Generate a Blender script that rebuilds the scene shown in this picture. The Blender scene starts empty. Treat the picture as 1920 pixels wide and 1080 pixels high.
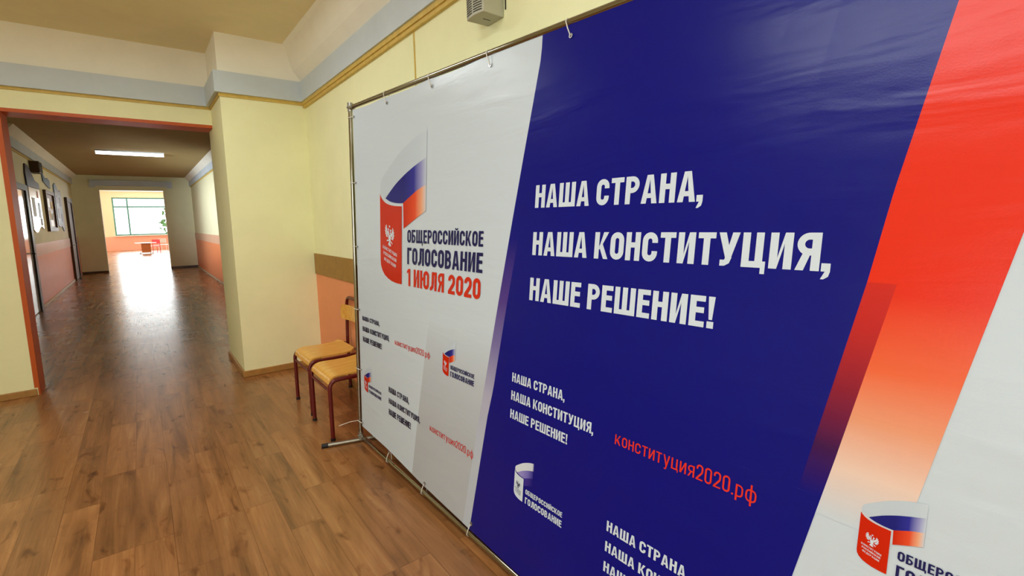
import bpy, bmesh, math, random
from mathutils import Vector, Matrix
from mathutils.geometry import tessellate_polygon

scene = bpy.context.scene
C = scene.collection
random.seed(7)

# ------------------------------------------------------------------ camera
CAM_H = 1.5
F_PX, CY = 901.83, 520.0
yaw, pitch, roll = map(math.radians, (37.5023, 7.0203, -1.1940))
fwd = Vector((math.sin(yaw) * math.cos(pitch), math.cos(yaw) * math.cos(pitch), -math.sin(pitch)))
rt = Vector((math.cos(yaw), -math.sin(yaw), 0))
up = rt.cross(fwd)
R_ = math.cos(roll) * rt + math.sin(roll) * up
U_ = -math.sin(roll) * rt + math.cos(roll) * up
cd = bpy.data.cameras.new('camera')
cd.sensor_fit = 'HORIZONTAL'
cd.sensor_width = 36.0
cd.lens = F_PX / 1920 * 36
cd.shift_y = (CY - 540) / 1920
cd.clip_start = 0.05
cam = bpy.data.objects.new('camera', cd)
C.objects.link(cam)
cam.matrix_world = Matrix(((R_.x, U_.x, -fwd.x, 0), (R_.y, U_.y, -fwd.y, 0), (R_.z, U_.z, -fwd.z, CAM_H), (0, 0, 0, 1)))
scene.camera = cam

# ------------------------------------------------------------------ exposure, world, large lights
scene.view_settings.view_transform = 'Standard'
scene.view_settings.look = 'None'
scene.view_settings.gamma = 1
scene.view_settings.use_curve_mapping = False
scene.view_settings.exposure = 0.05
scene.cycles.use_denoising = True
scene.cycles.max_bounces = 10
scene.cycles.diffuse_bounces = 6
scene.cycles.sample_clamp_indirect = 6

w = bpy.data.worlds.new('overcast_sky')
scene.world = w
w.use_nodes = True
bg = w.node_tree.nodes['Background']
bg.inputs['Color'].default_value = (0.86, 0.93, 1.0, 1)
bg.inputs['Strength'].default_value = 3.6


def area(name, loc, size, direction, energy, color, spread=180):
    l = bpy.data.lights.new(name, 'AREA')
    l.shape = 'RECTANGLE'
    l.size, l.size_y = size
    l.energy = energy
    l.color = color
    l.spread = math.radians(spread)
    o = bpy.data.objects.new(name, l)
    C.objects.link(o)
    o.location = loc
    o.rotation_euler = Vector(direction).to_track_quat('-Z', 'Y').to_euler()
    return o


area('hall_ceiling_lamp_light', (-0.78, 0.62, 3.19), (0.5, 1.2), (0, 0, -1), 40, (0.92, 0.99, 1.0))
area('hall_ceiling_lamp_light', (-0.25, 3.75, 3.19), (0.4, 1.1), (0, 0, -1), 26, (0.92, 0.99, 1.0))
area('hall_ceiling_lamp_light', (-0.78, -2.4, 3.19), (0.5, 1.2), (0, 0, -1), 24, (0.92, 0.99, 1.0))
area('hall_window_daylight', (-4.05, -1.1, 1.75), (3.2, 1.7), (1, 0.15, -0.05), 60, (0.88, 0.97, 1.0))
area('corridor_window_daylight', (-2.7, 6.95, 1.75), (0.9, 1.5), (3.13, 6.5, 0.12), 90, (0.84, 0.94, 1.0), 28)
area('far_window_daylight', (0.9, 38.75, 2.0), (4.2, 2.4), (0, -1, -0.12), 420, (0.88, 0.97, 1.0))
area('far_side_window_daylight', (5.3, 30.0, 1.9), (6.0, 2.2), (-1, 0.1, -0.15), 330, (0.90, 0.96, 1.0))

# ------------------------------------------------------------------ materials


def lin(r, g, b):
    f = lambda c: (c / 255 / 12.92) if c <= 10.3 else ((c / 255 + 0.055) / 1.055) ** 2.4
    return (f(r), f(g), f(b), 1)


class NT:
    """small node helper"""

    def __init__(self, name):
        self.m = bpy.data.materials.new(name)
        self.m.use_nodes = True
        self.t = self.m.node_tree
        self.b = self.t.nodes['Principled BSDF']

    def n(self, kind, **kw):
        x = self.t.nodes.new(kind)
        for k, v in kw.items():
            if k in x.inputs:
                x.inputs[k].default_value = v
            else:
                setattr(x, k, v)
        return x

    def l(self, a, b):
        self.t.links.new(a, b)

    def ramp(self, fac, stops, interp='LINEAR'):
        r = self.n('ShaderNodeValToRGB')
        r.color_ramp.interpolation = interp
        e = r.color_ramp.elements
        while len(e) < len(stops):
            e.new(0.5)
        for el, (p, c) in zip(e, stops):
            el.position = p
            el.color = c
        self.l(fac, r.inputs['Fac'])
        return r.outputs['Color']

    def mix(self, fac, a, b, blend='MIX'):
        x = self.n('ShaderNodeMix', data_type='RGBA', blend_type=blend)
        for s, v in ((x.inputs['Factor'], fac), (x.inputs['A'], a), (x.inputs['B'], b)):
            pass
        ins = {'Factor': x.inputs[0], 'A': x.inputs[6], 'B': x.inputs[7]}
        for k, v in (('Factor', fac), ('A', a), ('B', b)):
            if hasattr(v, 'links'):
                self.l(v, ins[k])
            else:
                ins[k].default_value = v
        return x.outputs[2]


def mat(name, col, rough=0.6, metal=0.0, spec=0.5, bump=None, vary=0.0, vscale=3.0, coat=0.0, emit=None, strength=1.0):
    k = NT(name)
    k.b.inputs['Roughness'].default_value = rough
    k.b.inputs['Metallic'].default_value = metal
    k.b.inputs['Specular IOR Level'].default_value = spec
    k.b.inputs['Coat Weight'].default_value = coat
    k.b.inputs['Base Color'].default_value = col
    tc = k.n('ShaderNodeTexCoord')
    if vary:
        nz = k.n('ShaderNodeTexNoise', Scale=vscale, Detail=5.0, Roughness=0.6)
        k.l(tc.outputs['Object'], nz.inputs['Vector'])
        a = tuple(c * (1 - vary) for c in col[:3]) + (1,)
        b = tuple(min(1, c * (1 + vary)) for c in col[:3]) + (1,)
        k.l(k.ramp(nz.outputs['Fac'], [(0.3, a), (0.7, b)]), k.b.inputs['Base Color'])
    if bump:
        sc, st, dist = bump
        nz = k.n('ShaderNodeTexNoise', Scale=sc, Detail=4.0)
        k.l(tc.outputs['Object'], nz.inputs['Vector'])
        bp = k.n('ShaderNodeBump', Strength=st, Distance=dist)
        k.l(nz.outputs['Fac'], bp.inputs['Height'])
        k.l(bp.outputs['Normal'], k.b.inputs['Normal'])
    if emit:
        k.b.inputs['Emission Color'].default_value = emit
        k.b.inputs['Emission Strength'].default_value = strength
    return k.m


M = {}
M['yellow'] = mat('yellow_wall_paint', lin(248, 247, 200), 0.75, bump=(90, 0.25, 0.004), vary=0.03)
M['yellow_corridor'] = mat('corridor_wall_paint', lin(238, 234, 196), 0.6, bump=(90, 0.25, 0.004), vary=0.03)
M['white_paint'] = mat('white_ceiling_paint', lin(250, 247, 234), 0.85, bump=(60, 0.2, 0.004), vary=0.03)
M['ceiling'] = mat('ceiling_whitewash', lin(240, 226, 182), 0.9, bump=(60, 0.2, 0.004), vary=0.04)
M['ceiling_shaded'] = mat('corridor_ceiling_painted_shade', lin(176, 152, 102), 0.9, bump=(60, 0.2, 0.004), vary=0.04)  # ceiling colour darkened to stand in for the dim corridor light
M['cornice'] = mat('grey_blue_cornice_paint', lin(204, 215, 224), 0.6, vary=0.05)
M['trim_yellow'] = mat('ochre_trim_paint', lin(214, 182, 92), 0.55, vary=0.1, vscale=20)
M['orange'] = mat('orange_paint', lin(198, 86, 10), 0.5, bump=(50, 0.2, 0.003))
M['coral'] = mat('coral_dado_paint', lin(244, 156, 106), 0.55, bump=(90, 0.2, 0.003), vary=0.04)
M['coral_deep'] = mat('coral_corridor_paint', lin(236, 128, 72), 0.35, bump=(90, 0.2, 0.003), vary=0.04)
M['strip_brown'] = mat('brown_dado_strip', lin(160, 118, 48), 0.5, vary=0.15, vscale=14)
M['strip_pink'] = mat('pinkish_dado_strip', lin(214, 168, 140), 0.35, vary=0.05)
M['skirting'] = mat('wood_skirting', lin(172, 126, 66), 0.4, vary=0.15, vscale=18)
M['skirting_light'] = mat('pale_skirting', lin(205, 190, 165), 0.4)
M['dark_brown'] = mat('dark_brown_wood', lin(70, 46, 26), 0.4, vary=0.2, vscale=12)
M['brown_door'] = mat('brown_door_wood', lin(104, 72, 38), 0.4, vary=0.2, vscale=12)
M['black'] = mat('black_paint', lin(22, 20, 20), 0.4)
M['board_white'] = mat('glossy_white_board', lin(236, 236, 238), 0.25, spec=0.5)
M['rubber'] = mat('black_rubber', lin(20, 20, 24), 0.6)
M['white_gloss'] = mat('white_gloss_door', lin(226, 226, 230), 0.12, spec=0.8)
M['chrome'] = mat('polished_steel_tube', lin(164, 161, 154), 0.13, metal=1.0)
M['steel'] = mat('galvanised_steel', lin(176, 176, 172), 0.32, metal=1.0)
M['tie'] = mat('white_nylon_tie', lin(228, 228, 222), 0.45)
M['grommet'] = mat('metal_grommet', lin(190, 190, 188), 0.3, metal=0.9)
M['maroon'] = mat('maroon_tube_enamel', lin(98, 18, 15), 0.32, vary=0.1, vscale=30)
M['speaker_grey'] = mat('grey_plastic', lin(186, 186, 168), 0.55)
M['slot'] = mat('dark_slot', lin(70, 68, 60), 0.8)
M['red_plastic'] = mat('red_plastic', lin(226, 40, 34), 0.35)
M['table_top'] = mat('white_laminate', lin(236, 230, 220), 0.35)
M['table_side'] = mat('brown_laminate', lin(176, 98, 48), 0.45, vary=0.1, vscale=10)
M['peach'] = mat('peach_wall_paint', lin(255, 230, 196), 0.7)
M['pink_dado'] = mat('salmon_dado_paint', lin(250, 184, 158), 0.6)
M['frame_green'] = mat('green_window_frame', lin(84, 140, 126), 0.5)
M['blue_board'] = mat('blue_board', lin(96, 124, 158), 0.4, vary=0.15, vscale=6)
M['navy_board'] = mat('slate_blue_board', lin(84, 92, 122), 0.4, vary=0.12, vscale=6)
M['leaf'] = mat('leaf_green', lin(70, 130, 50), 0.6, vary=0.3, vscale=3)
M['bark'] = mat('bark', lin(90, 70, 50), 0.8)
M['ground'] = mat('grass_ground', lin(120, 150, 90), 0.9, vary=0.2)
M['lamp_glow'] = mat('lamp_diffuser', (1, 1, 1, 1), 0.4, emit=(1.0, 0.97, 0.92, 1), strength=3.6)
M['lamp_body'] = mat('lamp_housing', lin(200, 200, 196), 0.5)


def plywood():
    k = NT('varnished_plywood')
    tc = k.n('ShaderNodeTexCoord')
    mp = k.n('ShaderNodeMapping')
    mp.inputs['Scale'].default_value = (3.0, 26.0, 10.0)
    k.l(tc.outputs['Object'], mp.inputs['Vector'])
    nz = k.n('ShaderNodeTexNoise', Scale=2.2, Detail=6.0, Roughness=0.6, Distortion=0.6)
    k.l(mp.outputs['Vector'], nz.inputs['Vector'])
    k.l(k.ramp(nz.outputs['Fac'], [(0.25, lin(206, 136, 46)), (0.5, lin(232, 172, 76)), (0.75, lin(244, 198, 108))]), k.b.inputs['Base Color'])
    k.b.inputs['Roughness'].default_value = 0.3
    k.b.inputs['Coat Weight'].default_value = 0.3
    k.b.inputs['Coat Roughness'].default_value = 0.2
    return k.m


M['plywood'] = plywood()


def glass():
    k = NT('window_glass')
    k.t.nodes.remove(k.b)
    out = k.t.nodes['Material Output']
    tr = k.n('ShaderNodeBsdfTransparent')
    gl = k.n('ShaderNodeBsdfGlossy', Roughness=0.02)
    mx = k.n('ShaderNodeMixShader', Fac=0.08)
    k.l(tr.outputs[0], mx.inputs[1])
    k.l(gl.outputs[0], mx.inputs[2])
    k.l(mx.outputs[0], out.inputs['Surface'])
    return k.m


M['glass'] = glass()


def floor_mat():
    k = NT('oak_plank_linoleum')
    tc = k.n('ShaderNodeTexCoord')
    # planks run along Y: swap axes for the brick texture
    sx = k.n('ShaderNodeSeparateXYZ')
    k.l(tc.outputs['Object'], sx.inputs[0])
    cx = k.n('ShaderNodeCombineXYZ')
    k.l(sx.outputs['Y'], cx.inputs['X'])
    k.l(sx.outputs['X'], cx.inputs['Y'])
    br = k.n('ShaderNodeTexBrick', offset=0.37, offset_frequency=3, squash=1.0)
    br.inputs['Color1'].default_value = (0, 0, 0, 1)
    br.inputs['Color2'].default_value = (1, 1, 1, 1)
    br.inputs['Mortar'].default_value = (0.5, 0.5, 0.5, 1)
    br.inputs['Scale'].default_value = 1.0
    br.inputs['Mortar Size'].default_value = 0.0016
    br.inputs['Mortar Smooth'].default_value = 0.2
    br.inputs['Brick Width'].default_value = 0.92
    br.inputs['Row Height'].default_value = 0.152
    k.l(cx.outputs[0], br.inputs['Vector'])
    # per plank offset so that the grain breaks at the joints
    va = k.n('ShaderNodeVectorMath', operation='SCALE')
    va.inputs['Scale'].default_value = 37.0
    k.l(br.outputs['Color'], va.inputs[0])
    vb = k.n('ShaderNodeVectorMath', operation='ADD')
    k.l(cx.outputs[0], vb.inputs[0])
    k.l(va.outputs[0], vb.inputs[1])
    mp = k.n('ShaderNodeMapping')
    mp.inputs['Scale'].default_value = (0.8, 8.0, 1.0)
    k.l(vb.outputs[0], mp.inputs['Vector'])
    g1 = k.n('ShaderNodeTexNoise', Scale=1.6, Detail=8.0, Roughness=0.6, Distortion=0.6)
    k.l(mp.outputs[0], g1.inputs['Vector'])
    mp2 = k.n('ShaderNodeMapping')
    mp2.inputs['Scale'].default_value = (3.0, 110.0, 1.0)
    k.l(vb.outputs[0], mp2.inputs['Vector'])
    g2 = k.n('ShaderNodeTexNoise', Scale=1.0, Detail=5.0, Roughness=0.7)
    k.l(mp2.outputs[0], g2.inputs['Vector'])
    mp3 = k.n('ShaderNodeMapping')
    mp3.inputs['Scale'].default_value = (5.0, 12.0, 1.0)
    k.l(vb.outputs[0], mp3.inputs['Vector'])
    kn = k.n('ShaderNodeTexNoise', Scale=1.0, Detail=3.0, Roughness=0.5, Distortion=0.8)
    k.l(mp3.outputs[0], kn.inputs['Vector'])
    base = k.ramp(g1.outputs['Fac'], [(0.26, lin(106, 69, 40)), (0.42, lin(147, 100, 58)), (0.56, lin(164, 113, 68)), (0.72, lin(181, 132, 84))])
    tone = k.ramp(br.outputs['Color'], [(0.0, (0.80, 0.78, 0.76, 1)), (1.0, (1.14, 1.12, 1.10, 1))])
    c1 = k.mix(1.0, base, tone, 'MULTIPLY')
    fine = k.ramp(g2.outputs['Fac'], [(0.32, (0.84, 0.82, 0.79, 1)), (0.58, (1.04, 1.04, 1.04, 1))])
    c2 = k.mix(1.0, c1, fine, 'MULTIPLY')
    knot = k.ramp(kn.outputs['Fac'], [(0.60, (1, 1, 1, 1)), (0.68, (0.74, 0.67, 0.61, 1)), (0.75, (0.44, 0.37, 0.33, 1))])
    c3 = k.mix(1.0, c2, knot, 'MULTIPLY')
    seam = k.ramp(br.outputs['Fac'], [(0.0, (1, 1, 1, 1)), (1.0, (0.66, 0.60, 0.56, 1))])
    c4 = k.mix(1.0, c3, seam, 'MULTIPLY')
    k.l(c4, k.b.inputs['Base Color'])
    rr = k.n('ShaderNodeTexNoise', Scale=1.2, Detail=3.0)
    k.l(tc.outputs['Object'], rr.inputs['Vector'])
    mr = k.n('ShaderNodeMapRange')
    mr.inputs['To Min'].default_value = 0.22
    mr.inputs['To Max'].default_value = 0.32
    k.l(rr.outputs['Fac'], mr.inputs['Value'])
    k.l(mr.outputs[0], k.b.inputs['Roughness'])
    wv = k.n('ShaderNodeTexNoise', Scale=2.2, Detail=1.0)
    k.l(tc.outputs['Object'], wv.inputs['Vector'])
    bp2 = k.n('ShaderNodeBump', Strength=0.015, Distance=0.006)
    k.l(wv.outputs['Fac'], bp2.inputs['Height'])
    k.l(bp2.outputs['Normal'], k.b.inputs['Normal'])
    return k.m


M['floor'] = floor_mat()


# printed vinyl of the banner: one family of materials that differ only in the ink
def vinyl(name, col=None, v_ramp=None, u_fade=None):
    """col: flat ink; v_ramp: list of (height in m, colour); u_fade: (inkA, inkB) blended along the 'fade' uv"""
    k = NT(name)
    uv = k.n('ShaderNodeUVMap', uv_map='art')
    if col is not None:
        k.b.inputs['Base Color'].default_value = col
    if v_ramp is not None:
        sx = k.n('ShaderNodeSeparateXYZ')
        k.l(uv.outputs[0], sx.inputs[0])
        mr = k.n('ShaderNodeMapRange')
        h0, h1 = v_ramp[0][0], v_ramp[-1][0]
        mr.inputs['From Min'].default_value = h0
        mr.inputs['From Max'].default_value = h1
        k.l(sx.outputs['Y'], mr.inputs['Value'])
        k.l(k.ramp(mr.outputs[0], [((h - h0) / (h1 - h0), c) for h, c in v_ramp]), k.b.inputs['Base Color'])
    if u_fade is not None:
        fu = k.n('ShaderNodeUVMap', uv_map='fade')
        sx = k.n('ShaderNodeSeparateXYZ')
        k.l(fu.outputs[0], sx.inputs[0])
        k.l(k.ramp(sx.outputs['X'], u_fade), k.b.inputs['Base Color'])
    k.b.inputs['Roughness'].default_value = 0.27
    k.b.inputs['Specular IOR Level'].default_value = 0.21
    # soft creases and a fine woven tooth
    mp = k.n('ShaderNodeMapping')
    mp.inputs['Scale'].default_value = (1.6, 7.0, 1.0)
    k.l(uv.outputs[0], mp.inputs['Vector'])
    nz = k.n('ShaderNodeTexNoise', Scale=1.3, Detail=3.0, Roughness=0.45, Distortion=0.4)
    k.l(mp.outputs[0], nz.inputs['Vector'])
    b1 = k.n('ShaderNodeBump', Strength=0.35, Distance=0.012)
    k.l(nz.outputs['Fac'], b1.inputs['Height'])
    wv = k.n('ShaderNodeTexNoise', Scale=220.0, Detail=1.0)
    k.l(uv.outputs[0], wv.inputs['Vector'])
    b2 = k.n('ShaderNodeBump', Strength=0.12, Distance=0.001)
    k.l(wv.outputs['Fac'], b2.inputs['Height'])
    k.l(b1.outputs['Normal'], b2.inputs['Normal'])
    k.l(b2.outputs['Normal'], k.b.inputs['Normal'])
    return k.m


WHITE = lin(201, 212, 222)
NAVY = lin(13, 16, 122)
RED = lin(228, 48, 22)
LRED = lin(200, 34, 3)
LBLUE = lin(28, 30, 120)
INK = lin(30, 28, 84)
GREYP = lin(200, 196, 194)
V = {}
V['white'] = vinyl('print_white', WHITE)
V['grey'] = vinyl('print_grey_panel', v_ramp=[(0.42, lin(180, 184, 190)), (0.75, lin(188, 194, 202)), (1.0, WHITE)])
V['strip'] = vinyl('print_violet_band', v_ramp=[(0.10, lin(188, 195, 206)), (0.45, lin(186, 193, 206)), (0.72, lin(176, 174, 196)), (0.95, lin(124, 114, 166)), (1.15, lin(84, 60, 138)), (1.42, NAVY)])
V['navy'] = vinyl('print_navy', NAVY)
V['strip2'] = vinyl('print_maroon_band', v_ramp=[(0.84, NAVY), (0.96, lin(66, 20, 76)), (1.10, lin(140, 28, 50)), (1.24, lin(190, 38, 36)), (1.353, lin(206, 42, 30))])
V['red'] = vinyl('print_red_fade', v_ramp=[(0.80, WHITE), (0.92, lin(234, 204, 188)), (1.04, lin(234, 156, 120)), (1.16, lin(236, 104, 62)), (1.33, RED)])
V['lred'] = vinyl('print_logo_red', LRED)
V['lwhite'] = vinyl('print_white_ink', lin(210, 221, 232))
V['ink'] = vinyl('print_dark_blue_ink', INK)
V['redink'] = vinyl('print_red_ink', lin(206, 44, 22))
V['redink2'] = vinyl('print_bright_red_ink', lin(222, 52, 34))
V['blk'] = vinyl('print_black_blue_ink', lin(24, 22, 60))
V['fadeblue'] = vinyl('print_logo_blue_fade', u_fade=[(0.0, LBLUE), (0.45, lin(44, 46, 150)), (0.75, lin(150, 150, 200)), (0.98, WHITE)])
V['fadered'] = vinyl('print_logo_red_fade', u_fade=[(0.0, LRED), (0.5, lin(226, 76, 40)), (0.78, lin(234, 168, 130)), (0.98, WHITE)])
V['fadegrey'] = vinyl('print_logo_grey_fade', u_fade=[(0.0, lin(192, 203, 214)), (0.6, lin(194, 206, 217)), (0.98, WHITE)])
V['n_white'] = vinyl('print_white_on_navy_fade', u_fade=[(0.0, lin(214, 220, 226)), (0.8, lin(208, 214, 224)), (1.0, NAVY)])
V['n_lilac'] = vinyl('print_lilac_on_navy_fade', u_fade=[(0.0, lin(150, 140, 204)), (0.5, lin(122, 112, 190)), (1.0, NAVY)])
V['n_violet'] = vinyl('print_violet_on_navy_fade', u_fade=[(0.0, lin(62, 46, 146)), (0.5, lin(50, 40, 134)), (1.0, NAVY)])
VK = list(V)

# ------------------------------------------------------------------ object helpers


def put(name, bm, m, parent=None, smooth=False, bevel=0.0, loc=None):
    me = bpy.data.meshes.new(name)
    bmesh.ops.recalc_face_normals(bm, faces=bm.faces)
    bm.to_mesh(me)
    bm.free()
    for x in (m if isinstance(m, (list, tuple)) else [m]):
        me.materials.append(x)
    if smooth:
        for p in me.polygons:
            p.use_smooth = True
        try:
            me.set_sharp_from_angle(angle=math.radians(40))
        except Exception:
            pass
    o = bpy.data.objects.new(name, me)
    C.objects.link(o)
    if loc:
        o.location = loc
    if parent:
        o.parent = parent
    if bevel:
        b = o.modifiers.new('bevel', 'BEVEL')
        b.width = bevel
        b.segments = 2
        b.limit_method = 'ANGLE'
    return o


def thing(name, label, cat, loc=(0, 0, 0), rotz=0, group=None):
    o = bpy.data.objects.new(name, None)
    C.objects.link(o)
    o.location = loc
    o.rotation_euler = (0, 0, rotz)
    o.empty_display_size = 0.1
    tag(o, label, cat, group)
    return o


def tag(o, label, cat, group=None):
    o['label'] = label
    o['category'] = cat
    if group:
        o['group'] = group
    return o


STRUCT = {}


def struct(name, bm, m, parent=None, bevel=0.0, label=None, cat=None, smooth=False):
    o = put(name, bm, m, parent, bevel=bevel, smooth=smooth)
    if parent is None:
        o['kind'] = 'structure'
        if label:
            tag(o, label, cat)
    return o


def box(bm, x0, x1, y0, y1, z0, z1, mi=0):
    vs = [bm.verts.new(p) for p in ((x0, y0, z0), (x1, y0, z0), (x1, y1, z0), (x0, y1, z0), (x0, y0, z1), (x1, y0, z1), (x1, y1, z1), (x0, y1, z1))]
    for f in ((0, 3, 2, 1), (4, 5, 6, 7), (0, 1, 5, 4), (1, 2, 6, 5), (2, 3, 7, 6), (3, 0, 4, 7)):
        fc = bm.faces.new([vs[i] for i in f])
        fc.material_index = mi
    return vs


def boxes(*bs):
    bm = bmesh.new()
    for b in bs:
        box(bm, *b)
    return bm


def tube(bm, pts, r, seg=12, cap=True, mi=0):
    pts = [Vector(p) for p in pts]
    n = len(pts)
    t0 = (pts[1] - pts[0]).normalized()
    a = Vector((0, 0, 1)) if abs(t0.z) < 0.9 else Vector((1, 0, 0))
    u = t0.cross(a).normalized()
    rings = []
    for i in range(n):
        if i == 0:
            t = t0
        elif i == n - 1:
            t = (pts[-1] - pts[-2]).normalized()
        else:
            t = ((pts[i + 1] - pts[i]).normalized() + (pts[i] - pts[i - 1]).normalized()).normalized()
        u = (u - t * u.dot(t)).normalized()
        v = t.cross(u)
        rings.append([bm.verts.new(pts[i] + (u * math.cos(2 * math.pi * k / seg) + v * math.sin(2 * math.pi * k / seg)) * r) for k in range(seg)])
    for i in range(n - 1):
        for k in range(seg):
            f = bm.faces.new((rings[i][k], rings[i][(k + 1) % seg], rings[i + 1][(k + 1) % seg], rings[i + 1][k]))
            f.material_index = mi
    if cap:
        for rg in (rings[0], rings[-1]):
            f = bm.faces.new(rg)
            f.material_index = mi
    return rings


def bend(pts, rad, n=6):
    """round the inner corners of a polyline"""
    P = [Vector(p) for p in pts]
    out = [P[0]]
    for i in range(1, len(P) - 1):
        a = (P[i - 1] - P[i]).normalized()
        b = (P[i + 1] - P[i]).normalized()
        s, e = P[i] + a * rad, P[i] + b * rad
        for k in range(n + 1):
            t = k / n
            out.append(s * (1 - t) ** 2 + P[i] * 2 * t * (1 - t) + e * t ** 2)
    out.append(P[-1])
    return out


def prism_x(bm, prof, y0, y1, mi=0):
    """profile in (x,z) swept along y"""
    a = [bm.verts.new((x, y0, z)) for x, z in prof]
    b = [bm.verts.new((x, y1, z)) for x, z in prof]
    n = len(prof)
    for i in range(n):
        bm.faces.new((a[i], a[(i + 1) % n], b[(i + 1) % n], b[i])).material_index = mi
    bm.faces.new(a).material_index = mi
    bm.faces.new(b[::-1]).material_index = mi


def slab_yz(bm, poly, x0, x1, mi=0):
    """polygon in (y,z) given a thickness along x"""
    a = [bm.verts.new((x0, y, z)) for y, z in poly]
    b = [bm.verts.new((x1, y, z)) for y, z in poly]
    n = len(poly)
    for i in range(n):
        bm.faces.new((a[i], a[(i + 1) % n], b[(i + 1) % n], b[i])).material_index = mi
    bm.faces.new(a).material_index = mi
    bm.faces.new(b[::-1]).material_index = mi


# ------------------------------------------------------------------ room shell
XW, XP, YP, YB, JD, XL = 1.436, 0.695, 5.248, 5.956, 0.276, -0.856
YJ = YB + JD
ZC, ZCT, ZT, ZO = 2.695, 2.883, 3.227, 2.499
XHL, YHB = -4.0, -4.2
XCL, XCR, YE, ZCC, ZCCT, ZCORR = -1.575, 1.559, 20.44, 2.831, 3.0, 3.13
XE0, XE1, ZE = -0.909, 0.765, 2.674
YF0, YF, ZF = YE + 0.3, 38.3, 3.62
XFL, XFR = -2.6, 5.0

struct('floor', boxes((-4.4, 5.4, -4.4, 39.0, -0.1, 0.0)), M['floor'])
struct('ceiling', boxes((-4.2, 1.7, -4.4, YJ, ZT, ZT + 0.1)), M['ceiling'])
struct('ceiling_corridor', boxes((-1.8, 1.8, YJ, YF0, ZCORR, ZCORR + 0.1)), M['ceiling_shaded'])
struct('ceiling_far', boxes((XFL - 0.2, XFR + 0.2, YF0, YF + 0.2, ZF, ZF + 0.1)), M['white_paint'])

struct('wall_right', boxes((XW, XW + 0.25, -4.4, YP, 0, ZT)), M['yellow'])
# the opening wall: jamb pier, lintel, and the projecting pilaster
struct('wall_front', boxes((-4.2, XL, YB, YJ, 0, ZT), (XL, XP, YB, YJ, ZO, ZT)), M['yellow'])
struct('wall_pilaster', boxes((XP, XW + 0.25, YP, YJ, 0, ZT)), M['yellow'])
# whitewashed band above the cornice
struct('trim_band', boxes((-4.0, XP - 0.004, YB - 0.004, YB, ZCT - 0.02, ZT), (XP, XW, YP - 0.004, YP, ZCT - 0.02, ZT), (XP - 0.004, XP, YP - 0.004, YB, ZCT - 0.02, ZT)), M['white_paint'])
bm = bmesh.new()
# window wall on the left of the hall
for b in ((XHL - 0.25, XHL, -4.4, -2.8, 0, ZT), (XHL - 0.25, XHL, 0.6, YB, 0, ZT), (XHL - 0.25, XHL, -2.8, 0.6, 0, 0.85), (XHL - 0.25, XHL, -2.8, 0.6, 2.65, ZT)):
    box(bm, *b)
struct('wall_left', bm, M['yellow'])
struct('wall_back', boxes((-4.2, XW + 0.25, YHB - 0.2, YHB, 0, ZT)), M['yellow'])

# corridor walls
bm = bmesh.new()
for b in ((XCL - 0.25, XCL, YJ, 7.6, 0, ZCORR), (XCL - 0.25, XCL, 10.4, YE, 0, ZCORR), (XCL - 0.25, XCL, 7.6, 10.4, 0, 0.85), (XCL - 0.25, XCL, 7.6, 10.4, 2.55, ZCORR)):
    box(bm, *b)
struct('wall_corridor_left', bm, M['yellow_corridor'])
struct('wall_sky_blocker', boxes((-4.2, -4.0, YJ, 11.0, 0, ZCORR), (-4.0, XCL - 0.25, 10.8, 11.0, 0, ZCORR), (-4.0, XCL - 0.25, YJ, 11.0, ZCORR, ZCORR + 0.1)), M['yellow'])  # unseen box added to shut sky light out of the corridor window
struct('wall_corridor_right', boxes((XCR, XCR + 0.25, YJ, YE, 0, ZCORR)), M['yellow_corridor'])
struct('wall_corridor_end', boxes((XCL - 0.25, XE0, YE, YF0, 0, ZCORR), (XE1, XCR + 0.25, YE, YF0, 0, ZCORR), (XE0, XE1, YE, YF0, ZE, ZCORR)), M['yellow_corridor'])
# far room
struct('wall_far_room_left', boxes((XFL - 0.2, XFL, YF0, YF + 0.2, 0, ZF)), M['peach'])
bm = bmesh.new()
for b in ((XFR, XFR + 0.2, YF0, 26.5, 0, ZF), (XFR, XFR + 0.2, 33.5, YF + 0.2, 0, ZF), (XFR, XFR + 0.2, 26.5, 33.5, 0, 0.85), (XFR, XFR + 0.2, 26.5, 33.5, 3.0, ZF)):
    box(bm, *b)
struct('wall_far_room_right', bm, M['peach'])
struct('wall_far_room_front', boxes((XFL, XCL - 0.25, YF0 - 0.2, YF0, 0, ZF), (XCR + 0.25, XFR, YF0 - 0.2, YF0, 0, ZF), (XCL - 0.25, XCR + 0.25, YF0 - 0.2, YF0, ZCORR + 0.1, ZF)), M['peach'])
WX0, WX1, WZ0, WZ1 = -1.19, 2.9, 0.92, 3.25
struct('wall_far_room_back', boxes((XFL, WX0, YF, YF + 0.25, 0, ZF), (WX1, XFR, YF, YF + 0.25, 0, ZF), (WX0, WX1, YF, YF + 0.25, 0, WZ0), (WX0, WX1, YF, YF + 0.25, WZ1, ZF)), M['peach'])
struct('trim_far_dado', boxes((XFL, XFR, YF - 0.012, YF, 0, 0.86)), M['pink_dado'])

# cornices with the ochre strip below them
bm = boxes((-4.0, XP - 0.045, YB - 0.045, YB, ZC, ZCT), (XP - 0.045, XP, YP - 0.045, YB, ZC, ZCT), (XP, XW - 0.045, YP - 0.045, YP, ZC, ZCT), (XW - 0.045, XW, YHB, YP, ZC, ZCT))
struct('trim_cornice', bm, M['cornice'])
bm = boxes((-4.0, XP, YB - 0.012, YB, ZC - 0.025, ZC), (XP - 0.012, XP, YP, YB, ZC - 0.025, ZC), (XP - 0.012, XW, YP - 0.014, YP, ZC - 0.03, ZC), (XW - 0.022, XW, YHB, YP - 0.014, ZC - 0.055, ZC - 0.03), (XW - 0.032, XW, YHB, YP - 0.014, ZC - 0.03, ZC))
struct('trim_cornice_strip', bm, M['trim_yellow'])
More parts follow.
